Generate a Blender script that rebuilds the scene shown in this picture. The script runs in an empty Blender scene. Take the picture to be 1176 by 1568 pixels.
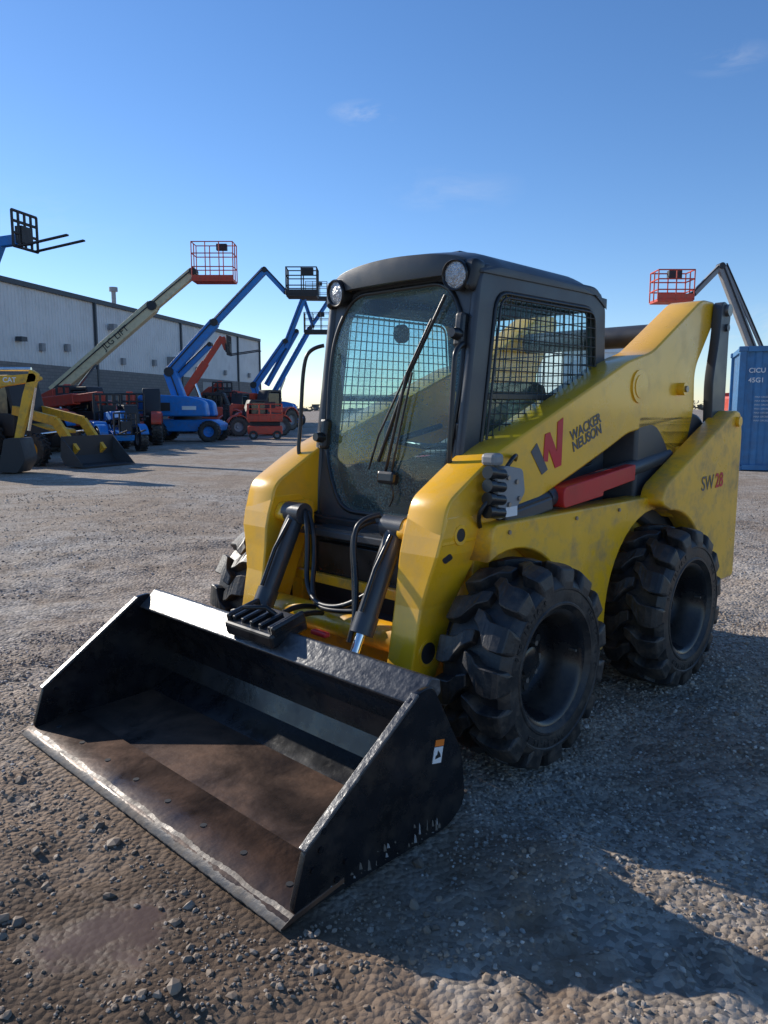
import bpy, math, random
import numpy as np
from mathutils import Vector, Matrix
random.seed(7); rng=np.random.default_rng(7)
scene=bpy.context.scene
COL=scene.collection
R=math.radians
# ---------------------------------------------------------------- materials
def nt(mat):
    mat.use_nodes=True
    t=mat.node_tree
    return t,t.nodes,t.links,t.nodes['Principled BSDF']
def pmat(name,col,rough=.5,metal=0.,var=.12,scale=6.,bump=.0,bscale=60.,dirt=None,dirt_amt=.0,dscale=4.,coat=0.,spec=.5,d0=.48):
    m=bpy.data.materials.new(name); t,N,L,B=nt(m)
    tc=N.new('ShaderNodeTexCoord')
    n=N.new('ShaderNodeTexNoise'); n.inputs['Scale'].default_value=scale; n.inputs['Detail'].default_value=6
    L.new(tc.outputs['Object'],n.inputs['Vector'])
    mr=N.new('ShaderNodeMapRange'); mr.inputs[1].default_value=.3; mr.inputs[2].default_value=.7
    mr.inputs[3].default_value=1-var; mr.inputs[4].default_value=1+var
    L.new(n.outputs['Fac'],mr.inputs[0])
    mx=N.new('ShaderNodeVectorMath'); mx.operation='SCALE'; mx.inputs[0].default_value=col
    L.new(mr.outputs[0],mx.inputs['Scale'])
    out=mx.outputs[0]
    rr=N.new('ShaderNodeMapRange'); rr.inputs[1].default_value=.3; rr.inputs[2].default_value=.7
    rr.inputs[3].default_value=max(0.02,rough-.08); rr.inputs[4].default_value=min(1,rough+.1)
    L.new(n.outputs['Fac'],rr.inputs[0])
    ro=rr.outputs[0]
    if dirt:
        n2=N.new('ShaderNodeTexNoise'); n2.inputs['Scale'].default_value=dscale; n2.inputs['Detail'].default_value=10; n2.inputs['Roughness'].default_value=.7
        L.new(tc.outputs['Object'],n2.inputs['Vector'])
        m2=N.new('ShaderNodeMapRange'); m2.inputs[1].default_value=d0; m2.inputs[2].default_value=.7
        m2.inputs[4].default_value=dirt_amt; m2.inputs[3].default_value=0
        L.new(n2.outputs['Fac'],m2.inputs[0])
        mc=N.new('ShaderNodeMix'); mc.data_type='RGBA'; L.new(m2.outputs[0],mc.inputs[0])
        L.new(out,mc.inputs[6]); mc.inputs[7].default_value=(*dirt,1); out=mc.outputs[2]
        ma=N.new('ShaderNodeMix'); L.new(m2.outputs[0],ma.inputs[0]); L.new(ro,ma.inputs[2]); ma.inputs[3].default_value=.85; ro=ma.outputs[0]
    L.new(out,B.inputs['Base Color']); L.new(ro,B.inputs['Roughness'])
    B.inputs['Metallic'].default_value=metal
    B.inputs['Coat Weight'].default_value=coat
    B.inputs['Coat Roughness'].default_value=.10
    B.inputs['Specular IOR Level'].default_value=spec
    if bump:
        nb=N.new('ShaderNodeTexNoise'); nb.inputs['Scale'].default_value=bscale; nb.inputs['Detail'].default_value=4
        L.new(tc.outputs['Object'],nb.inputs['Vector'])
        b=N.new('ShaderNodeBump'); b.inputs['Strength'].default_value=bump; b.inputs['Distance'].default_value=.01
        L.new(nb.outputs['Fac'],b.inputs['Height']); L.new(b.outputs[0],B.inputs['Normal'])
    return m
def glassmat(name,tint,f0=.045,drops=True,haze=.14,haze2=.5):
    m=bpy.data.materials.new(name); m.use_nodes=True; t=m.node_tree; N=t.nodes; L=t.links
    for n in list(N): N.remove(n)
    o=N.new('ShaderNodeOutputMaterial'); tr=N.new('ShaderNodeBsdfTransparent'); tr.inputs[0].default_value=(*tint,1)
    g=N.new('ShaderNodeBsdfGlossy'); g.inputs['Roughness'].default_value=.02
    ge=N.new('ShaderNodeNewGeometry'); dt=N.new('ShaderNodeVectorMath'); dt.operation='DOT_PRODUCT'; L.new(ge.outputs['Incoming'],dt.inputs[0]); L.new(ge.outputs['Normal'],dt.inputs[1])
    def M_(op,a,b=None):
        x=N.new('ShaderNodeMath'); x.operation=op
        for i,k in enumerate((a,b)):
            if k is None: continue
            if isinstance(k,(int,float)): x.inputs[i].default_value=k
            else: L.new(k,x.inputs[i])
        return x.outputs[0]
    ab=M_('ABSOLUTE',dt.outputs['Value']); fr=M_('ADD',M_('MULTIPLY',M_('POWER',M_('SUBTRACT',1,ab),5),.95),f0)
    tc=N.new('ShaderNodeTexCoord')
    ms=N.new('ShaderNodeMixShader'); L.new(fr,ms.inputs[0]); L.new(tr.outputs[0],ms.inputs[1]); L.new(g.outputs[0],ms.inputs[2])
    out=ms.outputs[0]
    if drops:
        v=N.new('ShaderNodeTexNoise'); v.inputs['Scale'].default_value=100; v.inputs['Detail'].default_value=3
        L.new(tc.outputs['Object'],v.inputs['Vector'])
        v2=N.new('ShaderNodeTexNoise'); v2.inputs['Scale'].default_value=2.6; v2.inputs['Detail'].default_value=5; v2.inputs['Distortion'].default_value=1.; L.new(tc.outputs['Object'],v2.inputs['Vector'])
        mr=N.new('ShaderNodeMapRange'); mr.inputs[1].default_value=.96; mr.inputs[2].default_value=1.28; mr.inputs[3].default_value=haze; mr.inputs[4].default_value=haze2
        L.new(M_('ADD',v.outputs['Fac'],v2.outputs['Fac']),mr.inputs[0])
        d=N.new('ShaderNodeBsdfDiffuse'); d.inputs[0].default_value=(.30,.50,.56,1)
        tl=N.new('ShaderNodeBsdfTranslucent'); tl.inputs[0].default_value=(.50,.76,.82,1)
        mm=N.new('ShaderNodeMixShader'); mm.inputs[0].default_value=.6; L.new(d.outputs[0],mm.inputs[1]); L.new(tl.outputs[0],mm.inputs[2])
        m2=N.new('ShaderNodeMixShader'); L.new(mr.outputs[0],m2.inputs[0]); L.new(out,m2.inputs[1]); L.new(mm.outputs[0],m2.inputs[2]); out=m2.outputs[0]
    L.new(out,o.inputs[0]); return m
M={}
M['yellow']=pmat('yellow_paint',(1.0,.515,.016),.28,var=.04,scale=3,dirt=(.42,.27,.12),dirt_amt=.35,dscale=5,coat=.5,bump=.03,bscale=30)
M['yellowlow']=pmat('yellow_paint_splashed',(1.0,.515,.016),.30,var=.05,scale=3,dirt=(.33,.215,.11),dirt_amt=.8,dscale=6.5,coat=.35,bump=.05,bscale=30,d0=.46)
M['yellow_old']=pmat('yellow_paint_worn',(.78,.42,.03),.5,dirt=(.2,.15,.1),dirt_amt=.7)
M['char']=pmat('charcoal_plastic',(.055,.060,.068),.36,var=.1,bump=.05,bscale=200,dirt=(.16,.14,.12),dirt_amt=.2,dscale=5)
M['black']=pmat('black_paint',(.014,.015,.017),.3,var=.3,dirt=(.10,.085,.07),dirt_amt=.3,dscale=9)
M['blackgloss']=pmat('bucket_black_paint',(.010,.010,.012),.24,var=.35,scale=8,dirt=(.075,.058,.043),dirt_amt=.35,dscale=7,bump=.12,bscale=20,coat=.12)
M['lip']=pmat('bucket_lip_paint',(.045,.046,.05),.36,var=.4,scale=20,dirt=(.20,.18,.16),dirt_amt=.6,dscale=26,bump=.35,bscale=45,d0=.54,spec=.8)
M['rubber']=pmat('tire_rubber',(.022,.022,.023),.44,var=.3,scale=10,dirt=(.15,.115,.085),dirt_amt=.6,dscale=12,bump=.15,bscale=80)
M['rim']=pmat('rim_black',(.014,.014,.016),.22,var=.2,dirt=(.12,.10,.075),dirt_amt=.4)
M['steel']=pmat('worn_steel',(.32,.30,.28),.38,metal=.8,var=.3,scale=15,dirt=(.16,.09,.05),dirt_amt=.6,dscale=12)
M['edge']=pmat('cutting_edge_steel',(.19,.17,.15),.5,metal=.3,var=.3,scale=18,dirt=(.15,.115,.085),dirt_amt=.95,dscale=9,bump=.25,bscale=50,d0=.42)
M['chrome']=pmat('chrome_rod',(.7,.7,.7),.15,metal=1.)
M['red']=pmat('red_paint',(.62,.02,.02),.4,var=.1,dirt=(.15,.08,.05),dirt_amt=.3)
M['redlift']=pmat('orange_red_paint',(.62,.065,.03),.45,dirt=(.25,.15,.1),dirt_amt=.5)
M['blue']=pmat('blue_paint',(.015,.20,.58),.4,var=.1,dirt=(.14,.18,.24),dirt_amt=.5)
M['cream']=pmat('cream_paint',(.72,.60,.36),.45,var=.08,dirt=(.3,.25,.18),dirt_amt=.4)
M['darkmach']=pmat('machine_dark',(.03,.03,.032),.6)
M['white']=pmat('white_paint',(.75,.76,.76),.5,var=.05)
M['siding']=pmat('metal_siding',(.70,.68,.65),.45,var=.06,scale=.4,dirt=(.45,.42,.38),dirt_amt=.4,dscale=.7)
M['trim']=pmat('dark_trim',(.05,.06,.07),.5)
M['grey']=pmat('grey_paint',(.27,.27,.27),.5)
M['seat']=pmat('seat_vinyl',(.035,.037,.04),.6)
M['logogrey']=pmat('logo_grey',(.10,.10,.11),.5)
M['logored']=pmat('logo_red',(.65,.02,.03),.5)
M['orange']=pmat('orange_label',(.8,.2,.02),.5)
M['glass']=glassmat('cab_glass',(.68,.90,.93),.07,True,.19,.55)
M['sideglass']=glassmat('side_glass',(.80,.92,.93),.03,True,.02,.10)
M['darkglass']=pmat('dark_window',(.02,.03,.035),.08)
M['lampglass']=pmat('lamp_lens',(.42,.43,.45),.2,metal=.7,var=.3,scale=40,bump=.6,bscale=120)
def bucketfloor():
    m=bpy.data.materials.new('bucket_floor_rusty'); t,N,L,B=nt(m)
    tc=N.new('ShaderNodeTexCoord'); n=N.new('ShaderNodeTexNoise'); n.inputs['Scale'].default_value=3.0; n.inputs['Detail'].default_value=10; n.inputs['Roughness'].default_value=.62; n.inputs['Distortion'].default_value=.5
    L.new(tc.outputs['Object'],n.inputs['Vector'])
    r=N.new('ShaderNodeValToRGB'); L.new(n.outputs['Fac'],r.inputs[0])
    e=r.color_ramp.elements; e[0].position=.32; e[0].color=(.030,.024,.022,1); e[1].position=.75; e[1].color=(.20,.10,.055,1)
    x=r.color_ramp.elements.new(.5); x.color=(.085,.052,.037,1)
    L.new(r.outputs[0],B.inputs['Base Color']); B.inputs['Metallic'].default_value=.2
    mr=N.new('ShaderNodeMapRange'); mr.inputs[1].default_value=.35; mr.inputs[2].default_value=.65; mr.inputs[3].default_value=.24; mr.inputs[4].default_value=.6
    L.new(n.outputs['Fac'],mr.inputs[0]); L.new(mr.outputs[0],B.inputs['Roughness'])
    b=N.new('ShaderNodeBump'); b.inputs['Strength'].default_value=.2; b.inputs['Distance'].default_value=.01
    n2=N.new('ShaderNodeTexNoise'); n2.inputs['Scale'].default_value=30; L.new(tc.outputs['Object'],n2.inputs['Vector']); L.new(n2.outputs['Fac'],b.inputs['Height']); L.new(b.outputs[0],B.inputs['Normal'])
    return m
M['bfloor']=bucketfloor()
# ---------------------------------------------------------------- helpers
def empty(name,loc=(0,0,0),rz=0,sc=1):
    o=bpy.data.objects.new(name,None); COL.objects.link(o); o.location=loc; o.rotation_euler=(0,0,rz); o.scale=(sc,)*3
    o.empty_display_size=.2; return o
def link(name,data,mat,parent,mtx=None):
    o=bpy.data.objects.new(name,data); COL.objects.link(o)
    if mat is not None:
        for mm in (mat if isinstance(mat,(list,tuple)) else [mat]): data.materials.append(mm)
    if parent: o.parent=parent
    if mtx is not None: o.matrix_basis=mtx
    return o
def mesh(name,v,f,mat,parent=None,smooth=False,bevel=0,mtx=None,seg=2):
    me=bpy.data.meshes.new(name); me.from_pydata([tuple(p) for p in v],[],f); me.update()
    if smooth: me.polygons.foreach_set('use_smooth',[True]*len(me.polygons))
    o=link(name,me,mat,parent,mtx)
    if bevel:
        b=o.modifiers.new('b','BEVEL'); b.width=bevel; b.segments=seg; b.limit_method='ANGLE'; b.angle_limit=R(30)
    return o
def box(name,c,s,mat,parent=None,rot=(0,0,0),bevel=.006):
    x,y,z=[k/2 for k in s]
    v=[(i*x,j*y,k*z) for i in(-1,1) for j in(-1,1) for k in(-1,1)]
    f=[(0,1,3,2),(4,6,7,5),(0,4,5,1),(2,3,7,6),(0,2,6,4),(1,5,7,3)]
    from mathutils import Euler
    m=Matrix.Translation(c)@Euler(rot).to_matrix().to_4x4()
    return mesh(name,v,f,mat,parent,bevel=min(bevel,min(s)*.4),mtx=m)
def frame_from(p1,p2):
    p1=Vector(p1);p2=Vector(p2); z=(p2-p1).normalized()
    up=Vector((0,0,1)) if abs(z.z)<.95 else Vector((0,1,0))
    x=up.cross(z).normalized(); y=z.cross(x)
    m=Matrix((x,y,z)).transposed().to_4x4(); m.translation=p1; return m,(p2-p1).length
def lathe(name,prof,p,axis,mat,parent,seg=40,smooth=True):
    m,_=frame_from(p,Vector(p)+Vector(axis)); v=[];f=[]
    n=len(prof)
    for i in range(seg):
        a=2*math.pi*i/seg
        for r,s in prof: v.append((r*math.cos(a),r*math.sin(a),s))
    for i in range(seg):
        j=(i+1)%seg
        for k in range(n-1): f.append((i*n+k,j*n+k,j*n+k+1,i*n+k+1))
    o=mesh(name,v,f,mat,parent,smooth=smooth,mtx=m)
    if smooth:
        e=o.modifiers.new('es','EDGE_SPLIT'); e.split_angle=R(35)
    return o
def cyl(name,p1,p2,r,mat,parent=None,r2=None,seg=24):
    L_=(Vector(p2)-Vector(p1)).length; r2=r if r2 is None else r2
    return lathe(name,[(0.0001,0),(r,0),(r2,L_),(0.0001,L_)],p1,Vector(p2)-Vector(p1),mat,parent,seg)
def tube(name,paths,r,mat,parent=None,cyclic=False,smooth=False,res=3,mtx=None):
    c=bpy.data.curves.new(name,'CURVE'); c.dimensions='3D'; c.bevel_depth=r; c.bevel_resolution=res; c.use_fill_caps=True
    if not isinstance(paths[0][0],(list,tuple,Vector)): paths=[paths]
    for p in paths:
        if smooth:
            s=c.splines.new('NURBS'); s.points.add(len(p)-1)
            for i,q in enumerate(p): s.points[i].co=(*q,1)
            s.order_u=3; s.use_endpoint_u=True; s.resolution_u=8
        else:
            s=c.splines.new('POLY'); s.points.add(len(p)-1)
            for i,q in enumerate(p): s.points[i].co=(*q,1)
        s.use_cyclic_u=cyclic
    return link(name,c,mat,parent,mtx)
def rnd_poly(pts,r=.02,n=5):
    out=[];N=len(pts)
    for i in range(N):
        a=Vector(pts[i-1][:2]);b=Vector(pts[i][:2]);c=Vector(pts[(i+1)%N][:2])
        rr=pts[i][2] if len(pts[i])>2 else r
        if rr<=0: out.append(tuple(b)); continue
        d1=(a-b);d2=(c-b);l=min(rr,d1.length*.45,d2.length*.45)
        p=b+d1.normalized()*l;q=b+d2.normalized()*l
        for k in range(n+1):
            t=k/n; out.append(tuple(p*(1-t)**2+b*2*t*(1-t)+q*t*t))
    return out
def circ(cx,cy,r,n=20): return [(cx+r*math.cos(2*math.pi*i/n),cy+r*math.sin(2*math.pi*i/n)) for i in range(n)]
def arc(cx,cy,r,a0,a1,n=14): return [(cx+r*math.cos(R(a0+(a1-a0)*i/n)),cy+r*math.sin(R(a0+(a1-a0)*i/n)),0) for i in range(n+1)]
def plate(name,outs,th,mtx,mat,parent,bevel=.004):
    c=bpy.data.curves.new(name,'CURVE'); c.dimensions='2D'; c.fill_mode='BOTH'
    bevel=min(bevel,th*.4); c.extrude=th/2-bevel; c.bevel_depth=bevel; c.offset=-bevel; c.bevel_resolution=1
    for p in outs:
        s=c.splines.new('POLY'); s.points.add(len(p)-1)
        for i,q in enumerate(p): s.points[i].co=(q[0],q[1],0,1)
        s.use_cyclic_u=True
    return link(name,c,mat,parent,mtx)
def XZ(y): return Matrix.Translation((0,y,0))@Matrix.Rotation(R(90),4,'X')
def plxz(name,outs,y0,y1,mat,parent,bevel=.004): return plate(name,outs,abs(y1-y0),XZ((y0+y1)/2),mat,parent,bevel)
def YZ(x):
    m=Matrix(((0,0,1),(1,0,0),(0,1,0))).to_4x4(); m.translation=(x,0,0); return m
def text(name,body,size,mtx,mat,parent,off=.0,align='CENTER'):
    c=bpy.data.curves.new(name,'FONT'); c.body=body; c.size=size; c.extrude=.0005; c.offset=off; c.align_x=align; c.align_y='CENTER'; c.space_line=.8
    return link(name,c,mat,parent,mtx)
def beam(name,p1,p2,w,h,mat,parent,bevel=.01):
    m,l=frame_from(p1,p2)
    v=[(i*w/2,j*h/2,k*l) for i in(-1,1) for j in(-1,1) for k in(0,1)]
    f=[(0,1,3,2),(4,6,7,5),(0,4,5,1),(2,3,7,6),(0,2,6,4),(1,5,7,3)]
    return mesh(name,v,f,mat,parent,bevel=bevel,mtx=m)
# ================================================================ SKID STEER
SS=empty('skid_steer_loader',(0.007,3.601,0),math.atan2(-.714,-.700))
Y=M['yellow'];YL=M['yellowlow'];K=M['black'];C=M['char']
arm=[(.350,.915,.01),(.346,.96,.02),(.31,1.09,.05),(.09,1.22,.08),(-.02,1.275,.05),(-1.10,1.685,.04),(-1.36,1.745,.06),(-1.96,2.07,.06),(-2.15,2.07,.05),(-2.15,1.97,.04),(-1.90,1.67,.08),(-1.92,1.45,.05),(-1.80,1.13,.06),(-1.64,1.12,.06),(-1.56,1.24,.05),(-1.42,1.36,.08),(-1.12,1.32,.05),(-.91,1.245,.03),(-.61,1.146),(-.34,1.06),(-.07,.965),(.09,.915,.03)]
armr=rnd_poly(arm,.02)
# drop leg: one continuous box section that sleeves the knee and tapers downward
DR=[(1.035,.16,.324,.4385,.6415),(.95,.07,.353,.4385,.6415),(.88,.09,.371,.437,.634),(.79,.13,.380,.433,.606),(.67,.18,.396,.432,.577),(.50,.24,.430,.436,.572),(.38,.29,.458,.44,.572),(.16,.38,.51,.44,.572)]
for sgn,tag in((1,'left'),(-1,'right')):
    plxz('lift_arm_'+tag,[armr],sgn*.44,sgn*.64,Y,SS,.010)
    v=[];f=[]
    for z,x0,x1,y0,y1 in DR: v+=[(x0,sgn*y0,z),(x1,sgn*y0,z),(x1-.004,sgn*y1,z),(x0,sgn*y1,z)]
    for k in range(len(DR)-1):
        for q in range(4): a=4*k+q;b=4*k+(q+1)%4; f.append((a,b,b+4,a+4) if sgn<0 else (a,a+4,b+4,b))
    f+=[(0,1,2,3)[::sgn],(4*len(DR)-4,4*len(DR)-3,4*len(DR)-2,4*len(DR)-1)[::-sgn]]
    mesh('arm_drop_'+tag,v,f,Y,SS,bevel=.010,seg=3)
    cyl('arm_hole_'+tag,(.235,sgn*.62,.955),(.235,sgn*.6425,.955),.028,M['darkmach'],SS)  # solid dark disc, its colour stands in for the shade inside the hole
    lathe('arm_hole_ring_'+tag,[(.027,.0),(.027,.004),(.040,.004),(.042,-.002)],(.235,sgn*.6412,.955),(0,sgn,0),Y,SS)
    cyl('drop_hole_'+tag,(.345,sgn*.55,.485),(.345,sgn*.5735,.485),.046,M['darkmach'],SS,seg=32)  # no real opening: the hole's dark inside is a dark-coloured disc
    lathe('drop_hole_ring_'+tag,[(.044,.0),(.044,.004),(.054,.004),(.056,-.002)],(.345,sgn*.5725,.485),(0,sgn,0),Y,SS)
    cyl('drop_pin_'+tag,(.44,sgn*.40,.22),(.44,sgn*.60,.22),.04,M['steel'],SS)
    cyl('arm_boss_'+tag,(-1.22,sgn*.635,1.56),(-1.22,sgn*.648,1.56),.085,Y,SS)
    cyl('arm_boss_inner_'+tag,(-1.22,sgn*.64,1.56),(-1.22,sgn*.652,1.56),.06,Y,SS)
    cyl('pivot_front_'+tag,(-1.72,sgn*.60,1.19),(-1.72,sgn*.69,1.19),.045,Y,SS)
    cyl('pivot_pin_'+tag,(-1.72,sgn*.66,1.19),(-1.72,sgn*.70,1.19),.022,M['steel'],SS)
    cyl('arm_stop_'+tag,(-1.70,sgn*.60,1.555),(-1.70,sgn*.68,1.555),.035,Y,SS)
    cyl('arm_stop_pin_'+tag,(-1.70,sgn*.67,1.555),(-1.70,sgn*.69,1.555),.018,M['steel'],SS)
    fen=[(.12,.99,.03),(-1.55,.99,.02),(-1.55,.85,0)]+arc(-1.30,.42,.50,120,0)+[(-.80,.27,.02),(-.50,.27,.02)]+arc(-.02,.42,.455,180,68)
    plxz('fender_'+tag,[rnd_poly(fen,.02)],sgn*.585,sgn*.72,YL,SS,.008)
    tow=[(-1.20,.96,.04),(-1.24,1.05,.05),(-2.05,1.40,.06),(-2.14,1.44,.05),(-2.22,1.42,.06),(-2.25,1.30,.03),(-2.24,.43,.03),(-1.85,.43,.03)]+arc(-1.30,.42,.50,165,92)
    plxz('rear_tower_'+tag,[rnd_poly(tow,.02)],sgn*.67,sgn*.80,YL,SS,.01)
    plxz('chassis_side_'+tag,[rnd_poly([(.10,.26),(.10,.60),(.06,.97),(-2.2,.97),(-2.2,.30),(-1.9,.22)],.03)],sgn*.50,sgn*.584,YL,SS)
    plxz('rear_link_'+tag,[rnd_poly([(-2.10,2.08,.06),(-2.24,2.04,.06),(-2.22,1.9,.05),(-2.22,1.36,.05),(-2.04,1.30,.05),(-2.02,1.62,.08),(-2.08,1.85,.1)],.04)],sgn*.645,sgn*.70,C,SS)
    cyl('link_pin_a_'+tag,(-2.17,sgn*.62,2.02),(-2.17,sgn*.72,2.02),.035,M['steel'],SS)
    cyl('link_pin_b_'+tag,(-2.17,sgn*.62,1.92),(-2.17,sgn*.715,1.92),.022,C,SS)
    cyl('tower_pin_'+tag,(-2.16,sgn*.66,1.37),(-2.16,sgn*.82,1.37),.03,Y,SS)
    cyl('lift_cylinder_'+tag,(-.40,sgn*.62,1.045),(-1.62,sgn*.62,1.185),.042,C,SS)
    cyl('lift_rod_'+tag,(.0,sgn*.62,.995),(-.42,sgn*.62,1.048),.034,C,SS)
    plxz('arm_lock_'+tag,[rnd_poly([(-.44,1.00,.03),(-.44,1.095,.03),(-1.12,1.165,.01),(-1.12,1.085,.01),(-.8,1.05,.01),(-.8,1.03,.01)],.01)],sgn*.60,sgn*.69,M['red'],SS)
    beam('lock_bar_'+tag,(-.38,sgn*.66,1.03),(-.02,sgn*.66,.985),.03,.06,C,SS)
    a=Vector((.27,sgn*.33,.95)); b=Vector((.53,sgn*.33,.44)); d=(b-a).normalized()
    cyl('tilt_cylinder_'+tag,a,a+d*.44,.044,C,SS); cyl('tilt_rod_'+tag,a+d*.43,b,.022,M['chrome'],SS)
    cyl('tilt_gland_'+tag,a+d*.38,a+d*.46,.050,C,SS)
    cyl('tilt_eye_'+tag,(.27,sgn*.27,.955),(.27,sgn*.39,.955),.05,C,SS)
    cyl('tilt_low_eye_'+tag,(.535,sgn*.28,.43),(.535,sgn*.38,.43),.045,K,SS)
    tube('tilt_line_'+tag,[a+Vector((.055,.02,-.02)),a+d*.2+Vector((.058,.02,.03)),a+d*.38+Vector((.055,.02,.03))],.010,K,SS)
    plxz('tilt_lug_'+tag,[rnd_poly([(.12,.82),(.12,1.0),(.30,1.0),(.33,.93)],.03)],sgn*.375,sgn*.436,Y,SS)
cyl('arm_cross_tube',(.33,-.44,.50),(.33,.44,.50),.062,YL,SS,seg=32)
cyl('arm_cross_tube_low',(.40,-.44,.33),(.40,.44,.33),.05,YL,SS,seg=32)
cyl('arm_rear_cross_tube',(-1.80,-.45,1.87),(-1.80,.45,1.87),.065,C,SS,seg=32)
box('chassis_core',(-1.07,0,.58),(2.22,1.0,.66),M['darkmach'],SS)
box('belly_front',(.13,0,.34),(.05,.99,.20),YL,SS)
box('front_sill',(.135,0,.62),(.03,.99,.05),YL,SS)
box('front_grille',(.10,0,.72),(.04,.70,.16),K,SS)  # plain black panel stands in for the shaded chassis opening
box('step_plate',(.10,0,.86),(.20,.80,.035),C,SS)
for i in range(9): box('step_tread_%d'%i,(.03+.02*i,0,.883),(.008,.6,.012),C,SS,bevel=0)
plxz('engine_hood',[rnd_poly([(-1.22,.9),(-1.22,1.42,.05),(-2.0,1.42,.08),(-2.22,1.25,.06),(-2.22,.45)],.03)],-.64,.64,C,SS,.02)
plxz('rear_grille',[rnd_poly([(-2.2,.5),(-2.2,1.2),(-2.28,1.15),(-2.28,.5)],.02)],-.6,.6,Y,SS,.01)
# ---- cab
for sgn,tag in((1,'left'),(-1,'right')):
    so=rnd_poly([(.05,.84,.03),(.035,1.2,.1),(-.08,2.0,.05),(-.12,2.06,.04),(-1.06,2.06,.08),(-1.15,1.98,.08),(-1.20,.95,.03)],.03)
    hi=rnd_poly([(-.20,1.945),(-1.02,1.945),(-1.09,1.16),(-.085,1.16)],.08)
    plxz('cab_side_'+tag,[so,hi],sgn*.43,sgn*.475,C,SS,.014)
    tube('side_seal_'+tag,[(p[0],sgn*.476,p[1]) for p in hi],.009,K,SS,cyclic=True)
    plxz('side_glass_'+tag,[rnd_poly([(-.20,1.94),(-1.02,1.94),(-1.09,1.165),(-.09,1.165)],.07)],sgn*.448,sgn*.452,M['sideglass'],SS,0)
    wires=[]
    def xl(z): return -.085-(z-1.16)/.785*.115-.012
    def xr(z): return -1.09+(z-1.16)/.785*.07+.012
    z=1.19
    while z<1.94:
        wires.append([(xl(z),sgn*.492,z),(xr(z),sgn*.492,z)]); z+=.047
    for i in range(1,20):
        t=i/20; wires.append([(xl(1.17)*(1-t)+xr(1.17)*t,sgn*.488,1.17),(xl(1.935)*(1-t)+xr(1.935)*t,sgn*.488,1.935)])
    tube('window_guard_'+tag,wires,.0030,K,SS,res=1)
    tube('window_guard_frame_'+tag,[(p[0],sgn*.49,p[1]) for p in rnd_poly([(-.215,1.925),(-1.01,1.925),(-1.07,1.18),(-.105,1.18)],.06)],.006,K,SS,cyclic=True)
    box('window_mid_bar_'+tag,(-.60,sgn*.484,1.50),(.93,.012,.03),K,SS)
UP=Vector((-.1337,0,.991)).normalized()
FM=Matrix((Vector((0,1,0)),UP,Vector((0,1,0)).cross(UP))).transposed().to_4x4(); FM.translation=(.045,0,.80)
fo=rnd_poly([(-.38,.0),(.38,.0),(.465,.28,.15),(.472,1.15,.05),(.42,1.28,.05),(-.42,1.28,.05),(-.472,1.15,.05),(-.465,.28,.15)],.05)
gl=[(-.25,.15,.1),(.25,.15,.1),(.39,.38,.15),(.425,.80,.2),(.41,1.02,.15),(.30,1.20,.12),(-.30,1.20,.12),(-.41,1.02,.15),(-.425,.80,.2),(-.39,.38,.15)]
go=rnd_poly(gl,.1,8)
plate('door_frame',[fo,[(p[0]*.97,.70+(p[1]-.70)*.97) for p in go]],.05,FM,C,SS,.012)
tube('door_seal',[(p[0],p[1],.028) for p in go],.012,K,SS,cyclic=True,mtx=FM)
v=[(0,.70,.028+.045)];f=[];n=len(go);K_=8
for k in range(1,K_+1):
    q=k/K_
    for p in go: v.append((p[0]*q,.70+(p[1]-.70)*q,.028+.045*(1-q*q)))
for i in range(n): f.append((0,1+i,1+(i+1)%n))
for k in range(K_-1):
    for i in range(n):
        a=1+k*n+i;b=1+k*n+(i+1)%n; f.append((a,a+n,b+n,b))
mesh('door_glass',v,f,M['glass'],SS,smooth=True,mtx=FM)
plate('cab_front_lower',[rnd_poly([(-.36,-.12),(.36,-.12),(.40,.10),(-.40,.10)],.04)],.04,FM@Matrix.Translation((0,0,-.012)),C,SS,.01)
plate('cab_rear',[rnd_poly([(-.44,.9),(.44,.9),(.44,2.05),(-.44,2.05)],.04),rnd_poly([(-.39,1.30),(.39,1.30),(.39,1.95),(-.39,1.95)],.06)],.04,YZ(-1.15),C,SS)
w=[]
for i in range(1,14): w.append([(-1.15,-.39+.78*i/14,1.30),(-1.15,-.39+.78*i/14,1.95)])
for i in range(1,12): w.append([(-1.15,-.39,1.30+.65*i/12),(-1.15,.39,1.30+.65*i/12)])
tube('rear_guard',w,.0032,K,SS,res=1)
nx,ny=24,24; v=[];f=[]
def roofz(t,s):
    e=max(0,t-.72)/.28
    return 2.152-.045*s*s-.055*abs(s)**9-.015*t-.085*e**2.2-.03*max(0,.12-t)/.12
for k in(0,1):
    for i in range(nx+1):
        for j in range(ny+1):
            t=i/nx;s=-1+2*j/ny
            xf=-.015-.05*s*s-.03*abs(s)**6; xb=-1.185+.04*s**4
            x=xf*(1-t)+xb*t; y=.483*s*(1-.03*max(0,t-.8))
            v.append((x,y,roofz(t,s) if k else 2.015-.04*max(0,t-.8)))
S=(nx+1)*(ny+1)
for i in range(nx):
    for j in range(ny):
        a=i*(ny+1)+j;b=a+1;c=a+ny+2;d=a+ny+1
        f.append((a,b,c,d)); f.append((S+a,S+d,S+c,S+b))
for i in range(nx):
    a=i*(ny+1);d=a+ny+1; f.append((a,d,S+d,S+a)); a+=ny;d+=ny; f.append((a,S+a,S+d,d))
for j in range(ny):
    a=j;f.append((a,S+a,S+a+1,a+1)); a=nx*(ny+1)+j; f.append((a,a+1,S+a+1,S+a))
mesh('cab_roof',v,f,C,SS,smooth=True,bevel=.012,seg=3)
box('roof_vent',(-.50,.0,2.140),(.55,.5,.03),C,SS,bevel=.012)
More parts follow.
